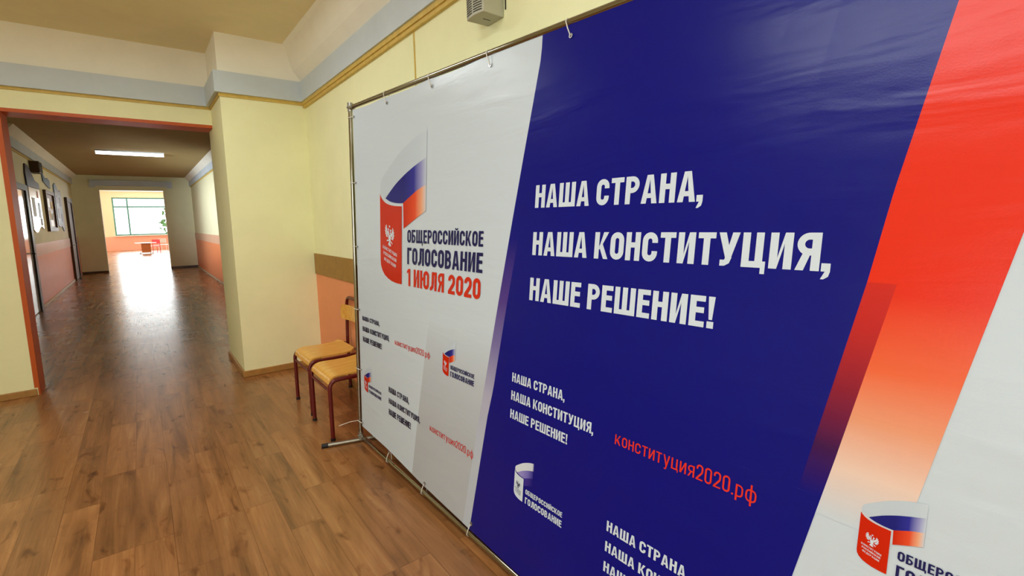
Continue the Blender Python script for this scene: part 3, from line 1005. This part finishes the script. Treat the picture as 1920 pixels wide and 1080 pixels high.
def glyph(c, t, H=1.0):
    """t stem thickness, H letter height; thin bars a little lighter"""
    b = t * 0.86
    k = 0.30 + t  # width of n-like letters
    W = k + t * 0.35
    rnd = lambda w, y0, y1: (w - t) / 2
    if c == ' ':
        return 0.17, []
    if c in 'Нн':
        return W, [rect(0, t, 0, H), rect(W - t, W, 0, H), rect(t, W - t, H * 0.46, H * 0.46 + b)]
    if c == 'А':
        W += 0.05
        tw = t * 1.15
        m = W / 2
        l = [(0, 0), (t * 0.98, 0), (m, H * 0.84), (m, H), (m - tw / 2, H)]
        r = [(W - x, y) for x, y in l]
        f = lambda y: y / H * (m - tw / 2)
        return W, [l, r, rect(t * 0.75 + f(H * .2) * 0.6, W - t * 0.75 - f(H * .2) * 0.6, H * 0.19, H * 0.19 + b * 0.9)]
    if c in 'Шш':
        w = t * 3 + (k - t) * 1.05 * 0.75
        m = (w - t) / 2
        return w, [rect(0, t, 0, H), rect(m, m + t, 0, H), rect(w - t, w, 0, H), rect(t, m, 0, b), rect(m + t, w - t, 0, b)]
    if c in 'Щщ':
        w, g = glyph('Ш', t, H)
        return w + t * 0.45, g + [rect(w, w + t * 0.45, 0, b), rect(w - t * 0.15, w + t * 0.45, -H * 0.17, 0)]
    if c in 'Цц':
        w = W
        return w + t * 0.4, [rect(0, t, 0, H), rect(w - t, w, 0, H), rect(t, w - t, 0, b), rect(w, w + t * 0.4, 0, b), rect(w - t * 0.2, w + t * 0.4, -H * 0.17, 0)]
    if c in 'Оо0':
        r = (W - t) / 2
        p = arc(W / 2, H - t / 2 - r, r, r, 0, 180, 10) + arc(W / 2, t / 2 + r, r, r, 180, 360, 10)
        return W, stroke(p, t, True)
    if c in 'Сс':
        r = (W - t) / 2
        p = [(W - t / 2, H * 0.64)] + arc(W / 2, H - t / 2 - r, r, r, 0, 180, 10) + arc(W / 2, t / 2 + r, r, r, 180, 360, 10) + [(W - t / 2, H * 0.36)]
        return W, stroke(p, t)
    if c in 'Тт':
        w = W * 0.96
        return w, [rect(0, w, H - b, H), rect(w / 2 - t / 2, w / 2 + t / 2, 0, H - b)]
    if c == 'Р' or c == 'р':
        y0, y1 = H * 0.40, H
        if c == 'р':
            y0, y1 = 0, H
        r = min((y1 - y0 - b) / 2, W * 0.46)
        p = [(t, y1 - b / 2)] + arc(W - t / 2 - r, y1 - b / 2 - r, r, r, 90, 0, 8) + arc(W - t / 2 - r, y0 + b / 2 + r, r, r, 0, -90, 8) + [(t, y0 + b / 2)]
        return W, [rect(0, t, -0.24 if c == 'р' else 0, H)] + stroke(p, b)
    if c in 'Кк':
        w = W + 0.05
        return w, [rect(0, t, 0, H), [(w - t * 1.1, H), (w - 0.01, H), (t * 1.25 + 0.06, H * 0.46), (t, H * 0.34), (t, H * 0.40)], [(w - t * 0.95, 0), (w, 0), (t * 1.1 + (w - t * 2) * 0.42, H * 0.66), (t * 1.0, H * 0.46)]]
    if c in 'ИиЙй':
        g = [rect(0, t, 0, H), rect(W - t, W, 0, H), [(t, 0), (t, H * 0.30), (W - t, H), (W - t, H * 0.70)]]
        if c in 'Йй':
            g += stroke(arc(W / 2, H * 1.17, W * 0.24, H * 0.10, 180, 360, 8), b * 0.6)
        return W, g
    if c in 'Уу':
        w = W + 0.04
        m = w * 0.5
        if c == 'у':
            yb = -0.24
            return w, [[(0, H), (t, H), (m + t * 0.42, H * 0.16), (m - t * 0.35, 0.0)], [(w, H), (w - t, H), (m - t * 0.62, yb + b * 0.9), (m - t * 0.5, yb), (m - t * .1, yb), (m + t * 0.3, yb + b)], rect(m - t * 1.35, m - t * .2, yb, yb + b * 0.9)]
        return w, [[(0, H), (t * 1.02, H), (m + t * 0.40, H * 0.36), (m - t * 0.30, H * 0.20)], [(w, H), (w - t * 1.02, H), (m - t * 0.50, b * 0.5), (m + t * 0.35, b * 0.9)], stroke([(w * 0.13, b / 2), (m - t * 0.5, b / 2), (m - t * 0.1, b * 0.75), (m + t * 0.15, b * 1.6)], b)[0]] + stroke([(w * 0.13, b / 2), (m - t * 0.5, b / 2), (m - t * 0.1, b * 0.75), (m + t * 0.15, b * 1.6)], b)[1:]
    if c in 'Яя':
        y0 = H * 0.40
        r = min((H - y0 - b) / 2, W * 0.46)
        p = [(W - t, H - b / 2)] + arc(t / 2 + r, H - b / 2 - r, r, r, 90, 180, 8) + arc(t / 2 + r, y0 + b / 2 + r, r, r, 180, 270, 8) + [(W - t, y0 + b / 2)]
        return W, [rect(W - t, W, 0, H)] + stroke(p, b) + [[(0, 0), (t * 0.98, 0), (W * 0.62, y0 + b * 0.4), (W * 0.62 - t * 0.9, y0 + b * 0.4)]]
    if c in 'Ее':
        w = W * 0.86
        return w, [rect(0, t, 0, H), rect(t, w, 0, b), rect(t, w * 0.94, H * 0.45, H * 0.45 + b), rect(t, w, H - b, H)]
    if c == 'Б' or c == 'В':
        g = [rect(0, t, 0, H)]
        ym = H * 0.50
        y1 = ym + b / 2 + (0.06 if c == 'Б' else 0)
        r = min((y1 - b) / 2, W * 0.44)
        g += stroke([(t, y1 - b / 2)] + arc(W - t / 2 - r, y1 - b / 2 - r, r, r, 90, 0, 7) + arc(W - t / 2 - r, b / 2 + r, r, r, 0, -90, 7) + [(t, b / 2)], b)
        if c == 'Б':
            g += [rect(t, W * 0.93, H - b, H)]
        else:
            y0 = ym - b / 2
            w2 = W * 0.96
            r = min((H - y0 - b) / 2, W * 0.42)
            g += stroke([(t, H - b / 2)] + arc(w2 - t / 2 - r, H - b / 2 - r, r, r, 90, 0, 7) + arc(w2 - t / 2 - r, y0 + b / 2 + r, r, r, 0, -90, 7) + [(t, y0 + b / 2)], b)
        return W, g
    if c == 'Г':
        w = W * 0.84
        return w, [rect(0, t, 0, H), rect(t, w, H - b, H)]
    if c == 'Л':
        w = W + 0.05
        return w, [rect(w - t, w, 0, H), rect(w * 0.26, w - t, H - b, H), [(w * 0.26, H), (w * 0.26 + t, H), (w * 0.26 + t * 0.98, H * 0.42), (w * 0.26 + t * 0.80, H * 0.16), (w * 0.24, 0), (0, 0), (0, b), (w * 0.13, b * 1.1), (w * 0.24, H * 0.30)]]
    if c == 'Ю':
        o, g = glyph('О', t, H)
        d = t + 0.12
        return o + d, [rect(0, t, 0, H), rect(t, d + t * 0.5, H * 0.45, H * 0.45 + b)] + [[(x + d, y) for x, y in q] for q in g]
    if c == 'Д':
        w = W + 0.1
        return w, [rect(0, w, 0, b), rect(0, t * .8, -H * 0.15, 0), rect(w - t * .8, w, -H * 0.15, 0), rect(w * 0.72 - t / 2, w * 0.72 + t / 2, b, H), rect(w * 0.3, w * 0.72, H - b, H), [(w * 0.3, H), (w * 0.3 + t, H), (w * 0.16 + t, b), (w * 0.16, b)]]
    if c in 'Фф':
        w = W * 1.42
        if c == 'ф':
            r = (W * 0.66 - t / 2)
            x0, x1, y0, y1 = t / 2, w - t / 2, b / 2, H - b / 2
        else:
            x0, x1, y0, y1 = t / 2, w - t / 2, H * 0.17, H * 0.86
        rx, ry = (x1 - x0) / 2, (y1 - y0) / 2
        p = []
        for i in range(28):
            a = 2 * math.pi * i / 28
            sx, sy = math.cos(a), math.sin(a)
            p.append(((x0 + x1) / 2 + rx * math.copysign(abs(sx) ** 0.7, sx), (y0 + y1) / 2 + ry * math.copysign(abs(sy) ** 0.7, sy)))
        lo, hi = (-0.24, 1.02) if c == 'ф' else (0, H)
        return w, stroke(p, b, True) + [rect(w / 2 - t / 2, w / 2 + t / 2, lo, hi)]
    if c == '1':
        w = t * 1.75
        return w, [rect(w - t, w, 0, H), [(w - t, H), (w - t, H * 0.80), (0, H * 0.72), (0, H * 0.86)]]
    if c == '2':
        r = (W - t) / 2
        p = [(t / 2, H * 0.68)] + arc(W / 2, H - t / 2 - r, r, r, 180, 0, 10) + [(W - t / 2, H * 0.62), (W - t * 0.75, H * 0.50), (t * 0.62, b * 0.9), (t * 0.55, b * 0.4)]
        return W, stroke(p, t) + [rect(0, W, 0, b)]
    if c == '.':
        return t, [rect(0, t, 0, t)]
    if c == ',':
        return t, [rect(0, t, 0, t), [(t, 0), (t * 0.45, 0), (0, -t * 0.95), (t * 0.35, -t * 0.95), (t * 0.85, -t * .6)]]
    if c == '!':
        return t, [rect(0, t, 0, t), [(0, H), (t, H), (t * 0.76, H * 0.27), (t * 0.24, H * 0.27)]]
    raise KeyError(c)


XH = 0.745


def layout(txt, t, gap):
    x = 0
    out = []
    for i, c in enumerate(txt):
        low = c in 'конститудияцр' and c.islower() or c == 'ф'
        w_, g = glyph(c, t, XH if low else 1.0)
        out.append((x, g))
        x += w_ + gap
    return x - gap, out


def text(txt, s0, s1, base, cap, ink, t=0.2, gap=0.09, tail='', base1=None, cap1=None, layer=4, T=None):
    """fits txt between s0 and s1; tail is appended after the fit (a comma)"""
    wd, gl = layout(txt, t, gap)
    k = (s1 - s0) / wd
    if tail:
        x = wd + gap * 0.5
        w_, g = glyph(tail, t)
        gl.append((x, g))
    base1 = base if base1 is None else base1
    cap1 = cap if cap1 is None else cap1
    for x, g in gl:
        for poly in g:
            pts = []
            for px, py in poly:
                s = s0 + (x + px) * k
                f = (s - s0) / (s1 - s0)
                b0 = base + (base1 - base) * f
                c0 = cap + (cap1 - cap) * f
                q = (s, b0 + py * (c0 - b0))
                pts.append(T(*q) if T else q)
            fill(pts, ink, layer)


def fill(pts, ink, layer, fade=None):
    tri = tessellate_polygon([[Vector((x, y, 0)) for x, y in pts]]) if len(pts) > 4 else [tuple(range(len(pts)))]
    for tr in tri:
        q = [pts[i] for i in tr]
        area2 = sum(q[i][0] * q[(i + 1) % len(q)][1] - q[(i + 1) % len(q)][0] * q[i][1] for i in range(len(q)))
        if abs(area2) < 1e-12:
            continue
        fd = [fade[i] for i in tr] if fade else None
        if area2 < 0:
            q = q[::-1]
            fd = fd[::-1] if fd else None
        face(q, ink, layer, fd)


# big slogan
text('НАША СТРАНА', 1.686, 2.345, 1.5445, 1.632, 'lwhite', 0.212, tail=',', base1=1.5475, cap1=1.638)
text('НАША КОНСТИТУЦИЯ', 1.686, 2.678, 1.360, 1.450, 'lwhite', 0.212, tail=',', base1=1.370, cap1=1.463)
text('НАШЕ РЕШЕНИЕ!', 1.684, 2.434, 1.1815, 1.2705, 'lwhite', 0.212, base1=1.1895, cap1=1.279)
# heading under the large emblem
text('ОБЩЕРОССИЙСКОЕ', 0.702, 1.371, 1.381, 1.4505, 'ink', 0.195, 0.10)
text('ГОЛОСОВАНИЕ', 0.702, 1.373, 1.2635, 1.354, 'ink', 0.20, 0.10)
text('1 ИЮЛЯ 2020', 0.701, 1.365, 1.1435, 1.2385, 'redink', 0.20, 0.10)


def slogan(s0, rows, ink, t=0.19):
    for txt, tail, (e, b, c) in zip(('НАША СТРАНА', 'НАША КОНСТИТУЦИЯ', 'НАШЕ РЕШЕНИЕ!'), (',', ',', ''), rows):
        text(txt, s0, e, b, c, ink, t, tail=tail)


slogan(0.103, ((0.347, 0.862, 0.891), (0.4755, 0.7915, 0.8235), (0.3845, 0.7225, 0.756)), 'blk')
slogan(0.475, ((0.723, 0.4825, 0.5165), (0.8495, 0.4135, 0.446), (0.7555, 0.344, 0.3805)), 'blk')
slogan(1.609, ((1.8965, 0.834, 0.8715), (2.039, 0.758, 0.7965), (1.933, 0.681, 0.7185)), 'lwhite')
slogan(2.137, ((2.425, 0.461, 0.496), (2.567, 0.392, 0.426), (2.461, 0.323, 0.357)), 'lwhite')


def url(s0, s1, b, xh, ink):
    cap = b + (xh - b) / XH
    text('конституция2020.рф', s0, s1, b, cap, ink, 0.108, 0.11)


url(0.558, 0.9525, 0.787, 0.812, 'redink')
url(0.9655, 1.362, 0.4095, 0.436, 'redink')
url(2.1415, 2.594, 0.758, 0.791, 'redink2')

# ---- the emblem (a red page with a crest and a tricolour ribbon), drawn once in its large size
PANEL = [(0.384, 1.660), (0.400, 1.637), (0.421, 1.620), (0.450, 1.605), (0.483, 1.595), (0.520, 1.588), (0.561, 1.583), (0.640, 1.579), (0.640, 1.146), (0.580, 1.147), (0.522, 1.154), (0.475, 1.167), (0.435, 1.184), (0.405, 1.209), (0.388, 1.237), (0.383, 1.270)]


def curve_pts(pts, n=6):
    P = [Vector(p) for p in pts]
    out = []
    for i in range(len(P) - 1):
        p0, p1, p2, p3 = P[max(0, i - 1)], P[i], P[i + 1], P[min(len(P) - 1, i + 2)]
        for k in range(n):
            u = k / n
            out.append(tuple(0.5 * ((2 * p1) + (p2 - p0) * u + (2 * p0 - 5 * p1 + 4 * p2 - p3) * u * u + (3 * p1 - p0 - 3 * p2 + p3) * u ** 3)))
    out.append(tuple(P[-1]))
    return out


UP = curve_pts([(0.452, 1.630), (0.510, 1.668), (0.575, 1.706), (0.652, 1.742), (0.72, 1.769), (0.793, 1.794), (0.888, 1.822)])
LOW1 = curve_pts([(0.452, 1.630), (0.507, 1.610), (0.579, 1.599), (0.655, 1.596)])
MID = curve_pts([(0.655, 1.596), (0.70, 1.616), (0.746, 1.636), (0.805, 1.660), (0.888, 1.684)])
BOT = [(0.660, 1.456), (0.74, 1.490), (0.805, 1.517), (0.888, 1.549)]
OUTER = curve_pts([(0.392, 1.658), (0.386, 1.690), (0.392, 1.720), (0.414, 1.748), (0.497, 1.803), (0.585, 1.857), (0.693, 1.905), (0.79, 1.938), (0.888, 1.960)])
INNER = curve_pts([(0.392, 1.658), (0.408, 1.650), (0.428, 1.634), (0.450, 1.632), (0.510, 1.668), (0.575, 1.706), (0.652, 1.742), (0.72, 1.769), (0.793, 1.794), (0.888, 1.822)])


def resample(line, n):
    import bisect
    ds = [0]
    for a, b in zip(line, line[1:]):
        ds.append(ds[-1] + math.hypot(b[0] - a[0], b[1] - a[1]))
    out = []
    for i in range(n + 1):
        d = ds[-1] * i / n
        j = min(max(bisect.bisect_right(ds, d) - 1, 0), len(line) - 2)
        u = (d - ds[j]) / max(1e-9, ds[j + 1] - ds[j])
        out.append((line[j][0] + (line[j + 1][0] - line[j][0]) * u, line[j][1] + (line[j + 1][1] - line[j][1]) * u))
    return out


def ribbon(a, b, ink, T, f0, f1, layer):
    n = 30
    A, B = resample(a, n), resample(b, n)
    fd = lambda p: min(1, max(0, (p[0] - f0) / (f1 - f0)))
    for i in range(n):
        q = [B[i], B[i + 1], A[i + 1], A[i]]
        fill([T(*p) for p in q], ink, layer, [fd(p) for p in q])


def crest(T, ink, layer):
    """double-headed eagle, half drawn and mirrored"""
    half = [
        [(0, 0.52), (0.10, 0.56), (0.13, 0.42), (0.09, 0.26), (0, 0.20)],                                   # body
        [(0.02, 0.56), (0.09, 0.56), (0.12, 0.68), (0.10, 0.80), (0.05, 0.80), (0.06, 0.68)],               # neck
        [(0.05, 0.80), (0.12, 0.82), (0.20, 0.77), (0.14, 0.75), (0.10, 0.73)],                             # head and beak
        [(0.10, 0.55), (0.16, 0.66), (0.24, 0.72), (0.30, 0.62), (0.18, 0.46)],                             # shoulder
        [(0.24, 0.72), (0.29, 0.94), (0.33, 0.94), (0.31, 0.66)],                                           # feathers
        [(0.30, 0.70), (0.37, 0.90), (0.41, 0.88), (0.34, 0.62)],
        [(0.31, 0.62), (0.43, 0.80), (0.46, 0.76), (0.33, 0.54)],
        [(0.28, 0.56), (0.46, 0.66), (0.47, 0.61), (0.29, 0.49)],
        [(0.24, 0.50), (0.43, 0.54), (0.43, 0.49), (0.24, 0.43)],
        [(0.19, 0.45), (0.37, 0.43), (0.35, 0.38), (0.18, 0.39)],
        [(0.09, 0.28), (0.22, 0.27), (0.30, 0.20), (0.26, 0.17), (0.18, 0.22), (0.08, 0.23)],                # leg
        [(0, 0.22), (0.05, 0.22), (0.15, 0.06), (0.10, 0.03), (0.06, 0.06), (0.0, 0.0)],                     # tail
        [(0, 0.90), (0.05, 0.88), (0.07, 0.96), (0.02, 0.95), (0, 1.0)],                                     # crown
    ]
    for sgn in (1, -1):
        for p in half:
            fill([T(0.5 + sgn * x, y) for x, y in p], ink, layer)


def emblem(T, kind='colour', detail=True):
    if kind == 'colour':
        page, rb1, rb2, rb3, mark = 'lred', 'fadegrey', 'fadeblue', 'fadered', 'lwhite'
    else:
        page, rb1, rb2, rb3, mark = 'lwhite', 'n_white', 'n_lilac', 'n_violet', 'blk'
    f0, f1 = 0.66, 0.90
    if kind == 'colour':
        ribbon(OUTER, INNER, rb1, T, f0, f1, 3)
    else:
        ribbon(OUTER, INNER, rb1, T, f0, f1, 3)
    lower = LOW1 + MID[1:]
    ribbon(UP, lower, rb2, T, f0 - (0 if kind == 'colour' else 0.1), f1, 4)
    ribbon(MID, BOT, rb3, T, f0, f1, 4)
    fill([T(*p) for p in PANEL], page, 4)
    sh = lambda s, h: (s, h - 0.27 * (s - 0.5))
    cb = lambda x, y: T(*sh(0.440 + 0.120 * x, 1.352 + 0.125 * y))
    crest(cb, mark, 5)
    for txt, a, e, b in (('КОНСТИТУЦИЯ', 0.416, 0.586, 1.319), ('РОССИЙСКОЙ', 0.424, 0.580, 1.286), ('ФЕДЕРАЦИИ', 0.430, 0.574, 1.253)):
        text(txt, a, e, b, b + 0.019, mark, 0.13, 0.12, layer=5, T=lambda s, h: T(*sh(s, h)))


emblem(lambda s, h: (s, h))


def small_logo(s0, s1, b1, c1, b2, c2, kind, ink, k=0.218):
    text('ОБЩЕРОССИЙСКОЕ', s0, s1, b1, c1, ink, 0.19, 0.10)
    text('ГОЛОСОВАНИЕ', s0, s1, b2, c2, ink, 0.20, 0.10)
    ox, oy = s0 - 0.071, b1 + 0.072
    def T(s, h):
        x, y = (s - 0.384) * k, (h - 1.660) * k
        return ox + x, oy + y
    emblem(T, kind)


small_logo(1.147, 1.3455, 0.778, 0.798, 0.742, 0.7675, 'colour', 'ink')
small_logo(0.178, 0.3695, 0.4325, 0.450, 0.397, 0.417, 'colour', 'ink')
small_logo(1.729, 1.9345, 0.4065, 0.426, 0.368, 0.394, 'white', 'lwhite')
small_logo(2.885, 3.085, 0.772, 0.792, 0.736, 0.761, 'colour', 'ink')

sheet_me = bpy.data.meshes.new('banner_sheet')
sb.to_mesh(sheet_me)
sb.free()
for kx in VK:
    sheet_me.materials.append(V[kx])
sheet = bpy.data.objects.new('banner_sheet', sheet_me)
C.objects.link(sheet)
sheet.parent = bt

# ---- grommets and ties
def grommet(s, h, wr=0.009):
    bm = bmesh.new()
    n = (ban(s, h, 1) - ban(s, h, 0))
    p0 = L(ban(s, h, SHEET + 0.003))
    tube(bm, [p0, p0 + n * 0.003], wr, 14)
    tube(bm, [p0 + n * 0.003, p0 + n * 0.0035], wr * 0.45, 10, mi=1)
    put('grommet', bm, [M['grommet'], M['black']], bt, smooth=True)


def tie(s, h, rs, rh, long_tail=False):
    """a nylon loop from the eyelet (s,h) round the tube at (rs,rh)"""
    bm = bmesh.new()
    d = Vector((rs - s, rh - h)).normalized()
    e = Vector((rs, rh)) + d * (RT + 0.003)
    pts = [L(ban(s, h, SHEET + 0.007)), L(ban((s + rs) / 2, (h + rh) / 2, 0.017)), L(ban(rs, rh, RT + 0.004)), L(ban(e.x, e.y, 0.004)), L(ban(e.x, e.y, -0.006)), L(ban(rs, rh, -RT - 0.004)), L(ban((s + rs) / 2, (h + rh) / 2, -0.012)), L(ban(s, h, -0.004))]
    tube(bm, pts, 0.0021, 6)
    if long_tail:
        a = L(ban(rs, rh, RT + 0.004))
        tube(bm, [a, a + Vector((-0.05, 0.02, -0.004)), a + Vector((-0.115, 0.045, -0.022))], 0.0018, 6)
    put('cable_tie', bm, M['tie'], bt)


for i in range(8):
    s = 0.457 + 0.447 * (i - 1)
    if i > 0 and s < S_END - 0.1:
        grommet(s + 0.02, 2.165)
        tie(s + 0.02, 2.165, s, BH)
        grommet(s + 0.02, 0.104 if s < 1.6 else 0.095)
        tie(s + 0.02, 0.104 if s < 1.6 else 0.095, s, BR)
for h in (2.155, 1.745, 1.338, 0.926, 0.522, 0.155):
    grommet(0.062, h, 0.007)
    tie(0.062, h, 0.0, h, long_tail=h < 0.2)
    grommet(S_END - 0.062, h, 0.007)
    tie(S_END - 0.062, h, S_END, h)

# ------------------------------------------------------------------ far room furniture
t = thing('play_table', 'low white-topped table with brown side panel in the sunlit far room', 'table', (0.2, 32.5, 0))
put('tabletop', boxes((-0.46, 0.46, -0.35, 0.35, 0.56, 0.60)), M['table_top'], t, bevel=0.01)
for y in (-0.28, 0.25):
    put('side_panel', boxes((-0.20, 0.20, y, y + 0.03, 0.10, 0.56)), M['table_side'], t)
put('base_shelf', boxes((-0.26, 0.26, -0.30, 0.30, 0.06, 0.10)), M['table_top'], t)
for sx in (-1, 1):
    for sy in (-1, 1):
        bm = bmesh.new()
        tube(bm, [(sx * 0.30, sy * 0.28, 0), (sx * 0.22, sy * 0.26, 0.08)], 0.02)
        put('leg', bm, M['steel'], t)


def far_chair(name, label, loc, m, rz):
    t = thing(name, label, 'chair', loc, rz)
    put('seat', boxes((-0.19, 0.19, -0.19, 0.19, 0.36, 0.39)), M[m], t, bevel=0.008)
    bm = bmesh.new()
    box(bm, -0.19, 0.19, 0.17, 0.20, 0.50, 0.74)
    put('backrest', bm, M[m], t, bevel=0.008)
    for sx in (-1, 1):
        for sy in (-1, 1):
            bm = bmesh.new()
            tube(bm, [(sx * 0.17, sy * 0.18, 0), (sx * 0.17, sy * 0.18, 0.36 if sy < 0 else 0.72)], 0.014)
            put('leg', bm, M[m], t)
    return t


far_chair('play_chair', 'bright red chair beside the low white-topped table', (0.60, 33.2, 0), 'red_plastic', math.radians(200))
far_chair('play_chair', 'pale chair by the doorway edge of the far room', (1.05, 34.8, 0), 'table_top', math.radians(160))

# ------------------------------------------------------------------ outside the far window
o = struct('ground_outside', boxes((-14, 16, YF + 0.4, 62, -0.3, -0.12)), M['ground'])


def tree(loc, hgt, label):
    t = thing('tree', label, 'tree', loc)
    bm = bmesh.new()
    tube(bm, [(0, 0, 0), (0.05, 0, hgt * 0.5), (0.0, 0.05, hgt * 0.85)], 0.12)
    put('trunk', bm, M['bark'], t, smooth=True)
    bm = bmesh.new()
    rnd = random.Random(3)
    for i in range(420):
        a, z = rnd.uniform(0, 6.28), rnd.uniform(0.15, 1)
        rr = 1.1 * math.sqrt(rnd.uniform(0.05, 1)) * math.sin(min(3.0, z * 3.1) * 0.95 + 0.15)
        c = Vector((math.cos(a) * rr, math.sin(a) * rr, hgt * z))
        u = Vector((rnd.uniform(-1, 1), rnd.uniform(-1, 1), rnd.uniform(-1, 1))).normalized() * 0.16
        v = u.orthogonal().normalized() * 0.10
        bm.faces.new([bm.verts.new(c + q) for q in (u, v, -u, -v)])
    put('foliage', bm, M['leaf'], t)


tree((2.25, 42.5, -0.12), 3.6, 'leafy green tree outside the far window, at its edge')
